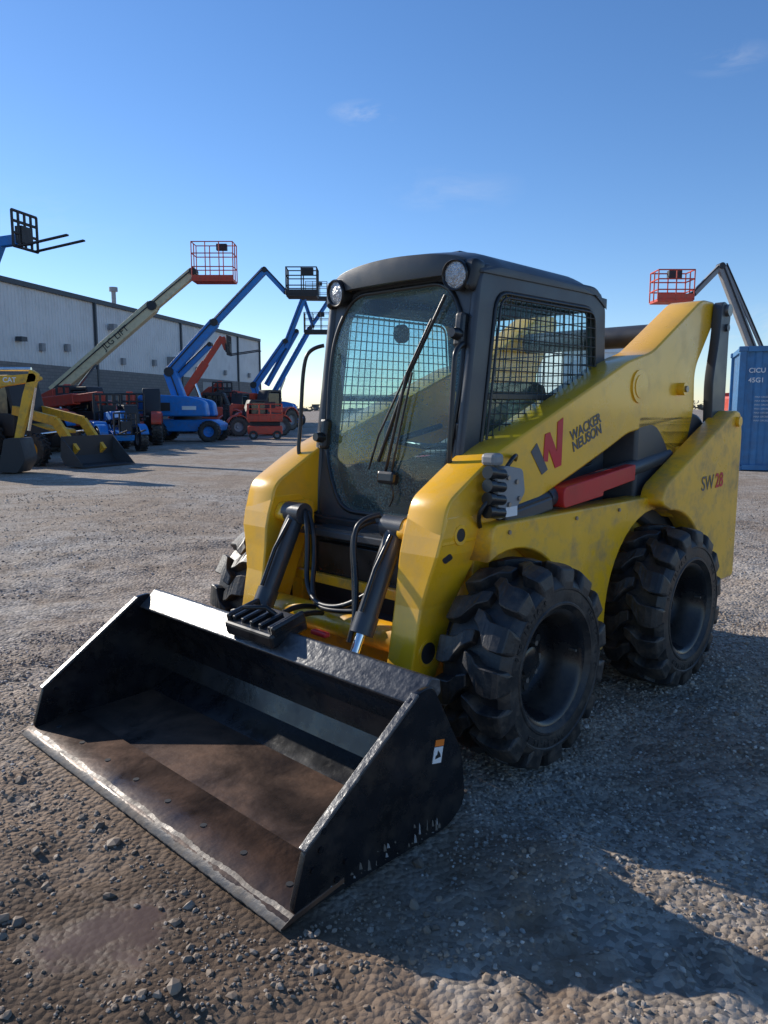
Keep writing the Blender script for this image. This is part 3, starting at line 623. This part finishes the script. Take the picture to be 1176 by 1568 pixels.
def basket(par,c,l,w,h,mat,toe=None):
    x,y,z=c; P=[]
    box('basket_floor',(x,y,z),(l,w,.12),toe or mat,par,bevel=.02)
    box('basket_toeboard',(x,y-w/2,z+.14),(l,.03,.18),toe or mat,par,bevel=0)
    for hh in(.35,.7,1.): 
        zz=z+h*hh; P.append([(x-l/2,y-w/2,zz),(x+l/2,y-w/2,zz),(x+l/2,y+w/2,zz),(x-l/2,y+w/2,zz),(x-l/2,y-w/2,zz)])
    n=max(2,int(l/.5))
    for i in range(n+1):
        for yy in(-w/2,w/2): P.append([(x-l/2+l*i/n,y+yy,z),(x-l/2+l*i/n,y+yy,z+h)])
    for xx in(-l/2,l/2): P.append([(x+xx,y,z),(x+xx,y,z+h)])
    tube('basket_rails',P,.026,mat,par,res=1)
    box('control_box',(x+l*.15,y+w/2-.1,z+h*.95),(.5,.25,.3),M['darkmach'],par)
def boom_lift(name,loc,rz,mat,segs,bk,wl=.45,sc=1,boommat=None,bmat=None,toe=None):
    r=empty(name,loc,rz,sc); bm=boommat or mat
    plxz('chassis',[rnd_poly([(-1.5,.45),(1.5,.45),(1.6,.75),(1.2,.95),(-1.2,.95),(-1.6,.75)],.08)],-.85,.85,mat,r,.03)
    for a in(-1.15,1.15):
        for b in(-1.0,1.0): wheel('wheel',(a,b,wl),wl,.36,r,mat)
    cyl('turntable_ring',(0,0,.9),(0,0,1.1),.6,M['darkmach'],r)
    for s_ in(-1,1): plxz('engine_cover_%d'%s_,[rnd_poly([(-1.9,1.1,.1),(1.1,1.1,.1),(1.0,1.75,.2),(.2,1.95,.1),(-1.7,2.05,.25),(-2.0,1.7,.1)],.1)],s_*.45,s_*1.15,mat,r,.05)
    box('counterweight',(-1.75,0,1.5),(.5,1.6,.8),mat,r,bevel=.1)
    for s_ in(-1,1):
        box('cover_grille_%d'%s_,(-.9,s_*1.16,1.5),(.9,.02,.35),M['darkmach'],r); box('cover_label_%d'%s_,(.35,s_*1.155,1.45),(.6,.02,.16),M['white'],r)
    for i,(a,b,w) in enumerate(segs):
        beam('boom_%d'%i,a,b,w,w*1.2,bm,r,.03)
        cyl('boom_pin_%d'%i,Vector(b)+Vector((0,-w*.7,0)),Vector(b)+Vector((0,w*.7,0)),w*.45,M['darkmach'],r,seg=14)
    a,b,w=segs[0]; a=Vector(a);b=Vector(b); cyl('boom_cylinder',a+Vector((.5,0,-.5)),a.lerp(b,.4)+Vector((.1,0,-.25)),.09,M['chrome'],r,seg=12)
    hs=[]
    for (a,b,w) in segs: hs.append([tuple(Vector(a)+Vector((0,-w*.6,.1))),tuple(Vector(a).lerp(Vector(b),.5)+Vector((0,-w*.6,.12))),tuple(Vector(b)+Vector((0,-w*.6,.1)))])
    tube('boom_hose',hs,.028,M['darkmach'],r,res=1)
    if bk: basket(r,*bk,bmat or M['darkmach'],toe)
    return r
boom_lift('boom_lift',(-14.5,38,0),0,M['redlift'],[((-1.6,0,2.2),(3.4,0,6.3),.5),((2.6,0,5.65),(5.4,0,7.9),.38),((5.3,0,7.85),(5.75,0,7.5),.25)],((6.4,0,7.45),1.95,1.0,1.75),boommat=M['cream'],bmat=M['redlift'])
j=bpy.data.objects['boom_lift']
a=math.atan2(4.1,5.0)
mm=Matrix((Vector((math.cos(a),0,math.sin(a))),Vector((-math.sin(a),0,math.cos(a))),Vector((0,-1,0)))).transposed().to_4x4(); mm.translation=(1.6,-.27,4.80)
text('boom_text','JLG LIFT',.44,mm,M['darkmach'],j,.0)
boom_lift('boom_lift',(-8.6,34,0),0,M['blue'],[((-.3,0,1.8),(-.7,0,3.0),.45),((-.7,0,3.0),(1.3,0,5.1),.36),((-.7,.3,2.6),(1.0,.3,4.2),.22),((.9,0,4.7),(3.5,0,7.3),.26),((3.5,0,7.3),(4.4,0,6.35),.18),((4.4,0,6.35),(4.9,0,6.3),.16)],((5.1,0,6.2),1.3,.9,1.15))
boom_lift('boom_lift',(-7.9,60,0),0,M['blue'],[((-1.6,0,1.6),(-2.1,0,3.2),.55),((-2.1,0,3.1),(.4,0,6.5),.45),((-1.2,.4,3.2),(1.2,.4,7.3),.35),((.3,0,6.0),(1.8,0,9.7),.36),((1.8,0,9.7),(2.5,0,7.6),.22)],((2.8,0,7.1),1.9,1.0,1.5),wl=.55)
boom_lift('boom_lift',(-9.6,70,0),.1,M['blue'],[((-1.0,0,1.6),(3.0,0,8.5),.4),((3.0,0,8.5),(4.6,0,10.8),.3),((4.6,0,10.8),(6.4,0,10.1),.22)],((3.6,0,11.0),1.9,1.0,1.5))
boom_lift('boom_lift',(15.0,30,0),0,M['redlift'],[((.2,0,1.8),(-.9,0,3.6),.35),((-.7,0,3.2),(-2.3,0,6.75),.26),((-.3,0,3.2),(-2.1,0,6.75),.1),((-2.3,0,6.75),(-3.3,0,5.7),.18),((-3.3,0,5.7),(-3.6,0,5.55),.18)],((-4.1,0,5.45),1.35,.9,1.1),boommat=M['grey'],bmat=M['redlift'])
def telehandler(name,loc,rz,mat,ang,length,sc=1,forks=True,neck=False):
    r=empty(name,loc,rz,sc)
    plxz('frame',[rnd_poly([(-2.1,.55),(2.0,.55),(2.1,.85),(1.3,1.05),(-.3,1.15),(-2.2,1.35)],.08)],-.5,.5,mat,r,.03)
    plxz('engine_pod',[rnd_poly([(-1.0,.7),(1.0,.7),(1.1,1.2,.1),(.8,1.5,.1),(-1.0,1.55,.1)],.08)],-1.15,-.5,mat,r,.04)
    box('pod_grille',(0,-1.155,1.15),(1.1,.02,.4),M['darkmach'],r,bevel=0)
    plxz('cab_shell',[rnd_poly([(-.6,.7),(.9,.7),(1.0,1.4),(.6,2.35),(-.6,2.35)],.1),rnd_poly([(-.48,1.4),(.82,1.4),(.5,2.22),(-.48,2.22)],.08)],.45,1.15,M['darkmach'],r,.02)
    box('cab_glass',(.05,.8,1.8),(1.0,.62,.8),M['darkglass'],r,bevel=.05)
    for a in(-1.5,1.45):
        for b in(-1.0,1.0):
            wheel('wheel',(a,b,.62),.62,.42,r,M['grey'])
            plxz('mudguard',[rnd_poly(arc(a,.62,.78,20,160,8)+[(q[0],q[1],0) for q in reversed(arc(a,.62,.72,20,160,8))],0)],b-.2,b+.2,mat,r,0)
    c,s_=math.cos(R(ang)),math.sin(R(ang)); p0=Vector((-1.9,0,1.7)); d=Vector((c,0,s_))
    beam('boom_outer',p0,p0+d*length*.62,.34,.42,mat,r,.03); beam('boom_inner',p0+d*length*.5,p0+d*length,.25,.31,mat,r,.02)
    cyl('boom_lift_cylinder',(-.3,0,1.1),p0+d*length*.35,.09,M['chrome'],r)
    e=p0+d*length
    e2=e+(Vector((.8,0,.05)) if neck else Vector((.25,0,-.7))); beam('boom_head',e,e2,.26,.3,mat,r,.02)
    cr=[]
    for yy in(-.55,-.28,0,.28,.55): cr.append([tuple(e2+Vector((.12,yy,-.3))),tuple(e2+Vector((.12,yy,.75)))])
    for zz in(-.3,.1,.45,.75): cr.append([tuple(e2+Vector((.12,-.55,zz))),tuple(e2+Vector((.12,.55,zz)))])
    tube('fork_carriage',cr,.045,M['darkmach'],r,res=1)
    box('carriage_block',tuple(e2+Vector((.08,0,.1))),(.25,.5,.5),M['darkmach'],r)
    for yy in(-.4,.4): beam('fork_%d'%int(yy*10),e2+Vector((.15,yy,-.3)),e2+Vector((1.9,yy,-.05)),.12,.05,M['darkmach'],r,.005)
    return r
telehandler('telehandler',(-12.6,25,0),R(-14),M['blue'],62,5.5,neck=True)
telehandler('telehandler',(-10.0,45,0),0,M['redlift'],55,4.6)
telehandler('telehandler',(-11.6,28.5,0),R(-35),M['redlift'],4,4.0,.95)
telehandler('telehandler',(-9.3,26.5,0),R(-55),M['blue'],3,3.8,.66)
telehandler('telehandler',(-10.2,31.5,0),R(-75),M['redlift'],5,3.8,.95)
telehandler('telehandler',(-13.6,32,0),R(-50),M['redlift'],8,3.8,1)
telehandler('telehandler',(-9.6,48,0),R(-100),M['redlift'],6,4.2)
telehandler('telehandler',(-8.0,50,0),R(-120),M['redlift'],6,4.2,1.1)
telehandler('telehandler',(-6.9,41,0),R(-150),M['redlift'],4,3.4,.8)
telehandler('telehandler',(-12.4,55,0),R(-60),M['redlift'],12,4.2,1.2)
r=empty('scissor_lift',(-5.6,36.5,0),R(8))
box('chassis',(0,0,.42),(1.6,.9,.4),M['redlift'],r,bevel=.05)
for a in(-.55,.55):
    for b in(-.42,.42): wheel('wheel',(a,b,.2),.2,.12,r,M['grey'])
for i in range(3):
    z0=.62+.07*i
    beam('scissor_a%d'%i,(-.7,-.3,z0),(.7,-.3,z0+.07),.05,.06,M['darkmach'],r); beam('scissor_b%d'%i,(.7,-.25,z0),(-.7,-.25,z0+.07),.05,.06,M['darkmach'],r)
basket(r,(0,0,.88),1.6,.9,.75,M['redlift'])
r=empty('backhoe_loader',(-9.25,20.3,0),R(-24),.9)
OY=M['yellow_old']
plxz('frame',[rnd_poly([(-1.8,.5),(1.2,.5),(1.4,.9),(-.2,1.3),(-1.8,1.2)],.08)],-.45,.45,M['darkmach'],r,.03)
plxz('hood',[rnd_poly([(-.2,.8),(1.3,.75),(1.4,1.0,.1),(-.2,1.25,.05)],.06)],-.36,.36,OY,r,.03)
plxz('cab_shell',[rnd_poly([(-1.6,.8),(-.1,.8),(.0,1.5),(-.25,2.45),(-1.6,2.45)],.1),rnd_poly([(-1.48,1.45),(-.13,1.45),(-.36,2.3),(-1.48,2.3)],.08)],-.55,.55,M['darkmach'],r,.02)
box('cab_glass',(-.9,0,1.85),(1.15,1.0,.8),M['darkglass'],r); box('cab_roof',(-.9,0,2.48),(1.6,1.25,.12),OY,r,bevel=.05)
for b in(-.8,.8): wheel('rear_wheel',(-1.1,b,.7),.7,.42,r,OY); wheel('front_wheel',(1.0,b,.45),.45,.3,r,OY)
for b in(-.5,.5):
    beam('loader_arm_%d'%int(b*10),(-.1,b,1.55),(1.5,b,1.25),.12,.26,OY,r); beam('loader_arm_low_%d'%int(b*10),(1.5,b,1.25),(2.2,b,.4),.12,.26,OY,r); cyl('loader_cyl',(.2,b,.8),(1.6,b,.95),.05,M['chrome'],r)
bp=[(2.15,.85),(2.1,.3),(2.25,.06),(2.95,.02)]
v=[];f=[]
for p in bp: v.append((p[0],-.95,p[1])); v.append((p[0],.95,p[1]))
for i in range(3): f.append((2*i,2*i+1,2*i+3,2*i+2))
o=mesh('loader_bucket',v,f,M['darkmach'],r); o.modifiers.new('s','SOLIDIFY').thickness=.03
for b in(-.95,.95): plxz('loader_bucket_end',[[(2.15,.85),(2.1,.3),(2.25,.06),(2.95,.02)]],b-.01,b+.01,M['trim'],r,0)
r=empty('mini_excavator',(-10.1,17.6,0),0)
box('track_left',(0,-.55,.25),(1.9,.32,.5),M['rubber'],r,bevel=.2); box('track_right',(0,.55,.25),(1.9,.32,.5),M['rubber'],r,bevel=.2)
plxz('house',[rnd_poly([(-1.1,.6),(.7,.6),(.8,1.1),(-1.1,1.35)],.12)],-.75,.75,OY,r,.05)
plxz('cab',[rnd_poly([(-.5,1.0),(.6,1.0),(.55,2.3),(-.5,2.35)],.1)],-.05,.72,M['darkglass'],r,.04); box('cab_top',(0.02,.33,2.38),(1.15,.85,.1),OY,r,bevel=.04)
plxz('boom',[rnd_poly([(.6,.8),(.85,.8),(1.15,1.8,.1),(1.55,2.12,.1),(2.40,2.2,.06),(2.45,2.05,.05),(1.6,1.92,.1),(1.3,1.75)],.05)],-.42,-.24,OY,r,.01)
plxz('stick',[rnd_poly([(2.30,2.3,.05),(2.47,2.2,.05),(2.0,.75,.04),(1.86,.75,.04),(2.10,1.7,.05)],.05)],-.42,-.26,OY,r,.01)
cyl('stick_cylinder',(1.5,-.32,2.3),(2.3,-.32,2.30),.045,M['chrome'],r); cyl('bucket_cylinder',(2.36,-.32,1.9),(2.16,-.32,.95),.04,M['chrome'],r)
plxz('digging_bucket',[rnd_poly([(1.75,.78),(2.1,.8),(2.2,.3,.1),(2.0,.02,.05),(1.5,.05,.02),(1.65,.35,.05)],.05)],-.65,-.02,M['darkmach'],r,.01)
for k in range(4): box('bucket_tooth_%d'%k,(1.47,-.60+.17*k,.05),(.14,.05,.03),M['steel'],r)
text('boom_label','CAT',.15,Matrix(((1,0,0),(0,0,-1),(0,1,0))).to_4x4(),M['white'],r,.004); bpy.data.objects['boom_label'].matrix_basis.translation=(1.85,-.425,2.06)
# ================================================================ CONTAINERS
def corrbox(name,loc,rz,l,w,h,mat,ribs=.28,depth=.035):
    r=empty(name,loc,rz); v=[];f=[]
    pts=[]
    def side(p0,p1,nrm):
        L_=math.dist(p0,p1); n=int(L_/ribs); dx=((p1[0]-p0[0])/L_,(p1[1]-p0[1])/L_)
        for i in range(n):
            for a,d in((0,0),(.35,0),(.5,1),(.85,1)):
                s_=(i+a)*L_/n; pts.append((p0[0]+dx[0]*s_-nrm[0]*depth*d,p0[1]+dx[1]*s_-nrm[1]*depth*d))
    side((0,0),(l,0),(0,-1)); side((l,0),(l,w),(1,0)); side((l,w),(0,w),(0,1)); side((0,w),(0,0),(-1,0))
    for p in pts: v.append((p[0],p[1],.12)); v.append((p[0],p[1],h-.1))
    n=len(pts)
    for i in range(n): j=(i+1)%n; f.append((2*i,2*j,2*j+1,2*i+1))
    f.append([2*i+1 for i in range(n)])
    mesh('corrugated_walls',v,f,mat,r)
    for x_ in(0,l):
        for y_ in(0,w):
            box('corner_post',(x_,y_,h/2),(.14,.14,h),mat,r,bevel=.01)
            for z_ in(.06,h-.06): box('corner_casting',(x_,y_,z_),(.19,.17,.12),mat,r,bevel=.02)
    for y_ in(0,w):
        for z_ in(.08,h-.06): box('side_rail',(l/2,y_,z_),(l-.2,.1,.12),mat,r)
    for x_ in(0,l):
        for z_ in(.08,h-.06): box('end_rail',(x_,w/2,z_),(.1,w-.2,.12),mat,r)
    return r
M['cblue']=pmat('container_blue',(.06,.20,.40),.5,var=.15,dirt=(.12,.08,.06),dirt_amt=.4,dscale=2)
c=corrbox('shipping_container',(8.25,18.0,0),R(-20),6.06,2.44,2.85,M['cblue'])
tm=Matrix(((1,0,0),(0,0,-1),(0,1,0))).to_4x4()
for i,(s_,z_) in enumerate((('CICU 260891',2.30),('45G1',2.08))):
    m=tm.copy(); m.translation=(.14,-.006,z_); text('container_text_%d'%i,s_,.15,m,M['white'],c,.003,'LEFT')
for k in range(7):
    m=tm.copy(); m.translation=(.3,-.006,1.7-.09*k); text('container_plate_text_%d'%k,'MAX GROSS 30480 KG',.055,m,M['white'],c,0,'LEFT')
for x_ in(.12,.55,1.0): tube('locking_bar',[(x_+.6,-.05,.15),(x_+.6,-.05,2.7)],.02,M['grey'],c)
c=corrbox('office_trailer',(5.2,22.5,0),R(4),3.4,2.6,3.15,M['white'],.5,.01)
for x_ in(.9,2.4): box('window',(x_,-.02,1.9),(.9,.06,.8),M['darkglass'],c); box('window_frame',(x_,-.01,1.9),(1.0,.05,.9),M['grey'],c)
v=[];f=[]
tb=bpy.data.materials.new('tree_belt'); t,N,L,B=nt(tb); B.inputs['Roughness'].default_value=1
nn=N.new('ShaderNodeTexNoise'); nn.inputs['Scale'].default_value=.6; cr=N.new('ShaderNodeValToRGB'); cr.color_ramp.elements[0].color=(.06,.07,.07,1); cr.color_ramp.elements[1].color=(.16,.16,.14,1)
tc=N.new('ShaderNodeTexCoord'); L.new(tc.outputs['Object'],nn.inputs['Vector']); L.new(nn.outputs['Fac'],cr.inputs[0]); L.new(cr.outputs[0],B.inputs['Base Color'])
for i in range(2600):
    x=random.uniform(-220,260); y=random.uniform(300,330); h=random.uniform(1.5,5.5)*(.6+.4*math.sin(x*.06)+.3*math.sin(x*.17)); w=random.uniform(1,2.5); z=max(0,h*random.uniform(.2,.9))
    b=len(v)
    for k in range(4): v.append((x+random.uniform(-w,w),y+random.uniform(-1,1),max(0,z+random.uniform(-w,w)*.6)))
    f.append((b,b+1,b+2)); f.append((b,b+2,b+3))
mesh('distant_tree_belt',v,f,tb)
# ================================================================ LIGHT / SKY / CAMERA
sd=Vector((-.799,.602,0)).normalized(); EL=R(25.5); sun_dir=Vector((sd.x*math.cos(EL),sd.y*math.cos(EL),math.sin(EL)))
sl=bpy.data.lights.new('sun','SUN'); sl.energy=5.0; sl.angle=R(.5); sl.color=(1,.935,.83)
so=bpy.data.objects.new('sun',sl); COL.objects.link(so); so.rotation_euler=sun_dir.to_track_quat('Z','Y').to_euler(); so.location=(-10,10,20)
W=bpy.data.worlds.new('World'); scene.world=W; W.use_nodes=True; N=W.node_tree.nodes; L=W.node_tree.links
bg=N['Background']; sky=N.new('ShaderNodeTexSky'); sky.sky_type='NISHITA'; sky.sun_disc=False; sky.sun_elevation=EL; sky.sun_rotation=math.atan2(sd.x,sd.y)
sky.air_density=1.0; sky.dust_density=.1; sky.ozone_density=3.0; sky.altitude=600
bg.inputs[1].default_value=.15
hs=N.new('ShaderNodeHueSaturation'); hs.inputs['Saturation'].default_value=1.15; L.new(sky.outputs[0],hs.inputs['Color'])
ml=N.new('ShaderNodeVectorMath'); ml.operation='MULTIPLY'; ml.inputs[1].default_value=(.98,.98,1.08); L.new(hs.outputs[0],ml.inputs[0])
tc=N.new('ShaderNodeTexCoord')
ns=N.new('ShaderNodeTexNoise'); ns.inputs['Scale'].default_value=9; ns.inputs['Detail'].default_value=9; ns.inputs['Roughness'].default_value=.65; ns.inputs['Distortion'].default_value=.6
mp=N.new('ShaderNodeMapping'); mp.inputs['Scale'].default_value=(1,1,3.2); L.new(tc.outputs['Generated'],mp.inputs[0]); L.new(mp.outputs[0],ns.inputs['Vector'])
acc=None
for (dx,dy,dz),rad,st in (((-.026,1.06,.38),.045,.5),((.09,1.04,.278),.09,.2),((.45,1.07,.45),.05,.28),((-.11,1.01,.045),.12,.75),((.48,1.02,.10),.10,.8),((-.45,1.04,.25),.12,.12)):
    nz=N.new('ShaderNodeVectorMath'); nz.operation='NORMALIZE'; L.new(tc.outputs['Generated'],nz.inputs[0])
    vx=Vector((dx,dy,dz)).normalized(); m1=N.new('ShaderNodeVectorMath'); m1.operation='SUBTRACT'; L.new(nz.outputs[0],m1.inputs[0]); m1.inputs[1].default_value=vx
    m2=N.new('ShaderNodeVectorMath'); m2.operation='MULTIPLY'; L.new(m1.outputs[0],m2.inputs[0]); m2.inputs[1].default_value=(1,1,3.0)
    ln=N.new('ShaderNodeVectorMath'); ln.operation='LENGTH'; L.new(m2.outputs[0],ln.inputs[0])
    k=N.new('ShaderNodeMapRange'); k.inputs[1].default_value=rad; k.inputs[2].default_value=0; k.inputs[3].default_value=0; k.inputs[4].default_value=st; L.new(ln.outputs['Value'],k.inputs[0])
    if acc is None: acc=k.outputs[0]
    else:
        a=N.new('ShaderNodeMath'); a.operation='MAXIMUM'; L.new(acc,a.inputs[0]); L.new(k.outputs[0],a.inputs[1]); acc=a.outputs[0]
th=N.new('ShaderNodeMapRange'); th.inputs[1].default_value=.45; th.inputs[2].default_value=.75; L.new(ns.outputs['Fac'],th.inputs[0])
mu=N.new('ShaderNodeMath'); mu.operation='MULTIPLY'; L.new(acc,mu.inputs[0]); L.new(th.outputs[0],mu.inputs[1])
mx=N.new('ShaderNodeMix'); mx.data_type='RGBA'; L.new(mu.outputs[0],mx.inputs[0]); L.new(ml.outputs[0],mx.inputs[6]); mx.inputs[7].default_value=(6,6,6,1)
L.new(mx.outputs[2],bg.inputs[0])
cam=bpy.data.cameras.new('camera'); co=bpy.data.objects.new('camera',cam); COL.objects.link(co); co.location=(0,0,1.45); co.rotation_euler=(R(90-7.7),0,0)
cam.sensor_fit='VERTICAL'; cam.sensor_height=24; cam.lens=12/math.tan(math.atan(784/1178)); cam.clip_end=3000; cam.clip_start=.05
scene.camera=co
scene.view_settings.view_transform='Standard'; scene.view_settings.look='None'; scene.view_settings.exposure=0
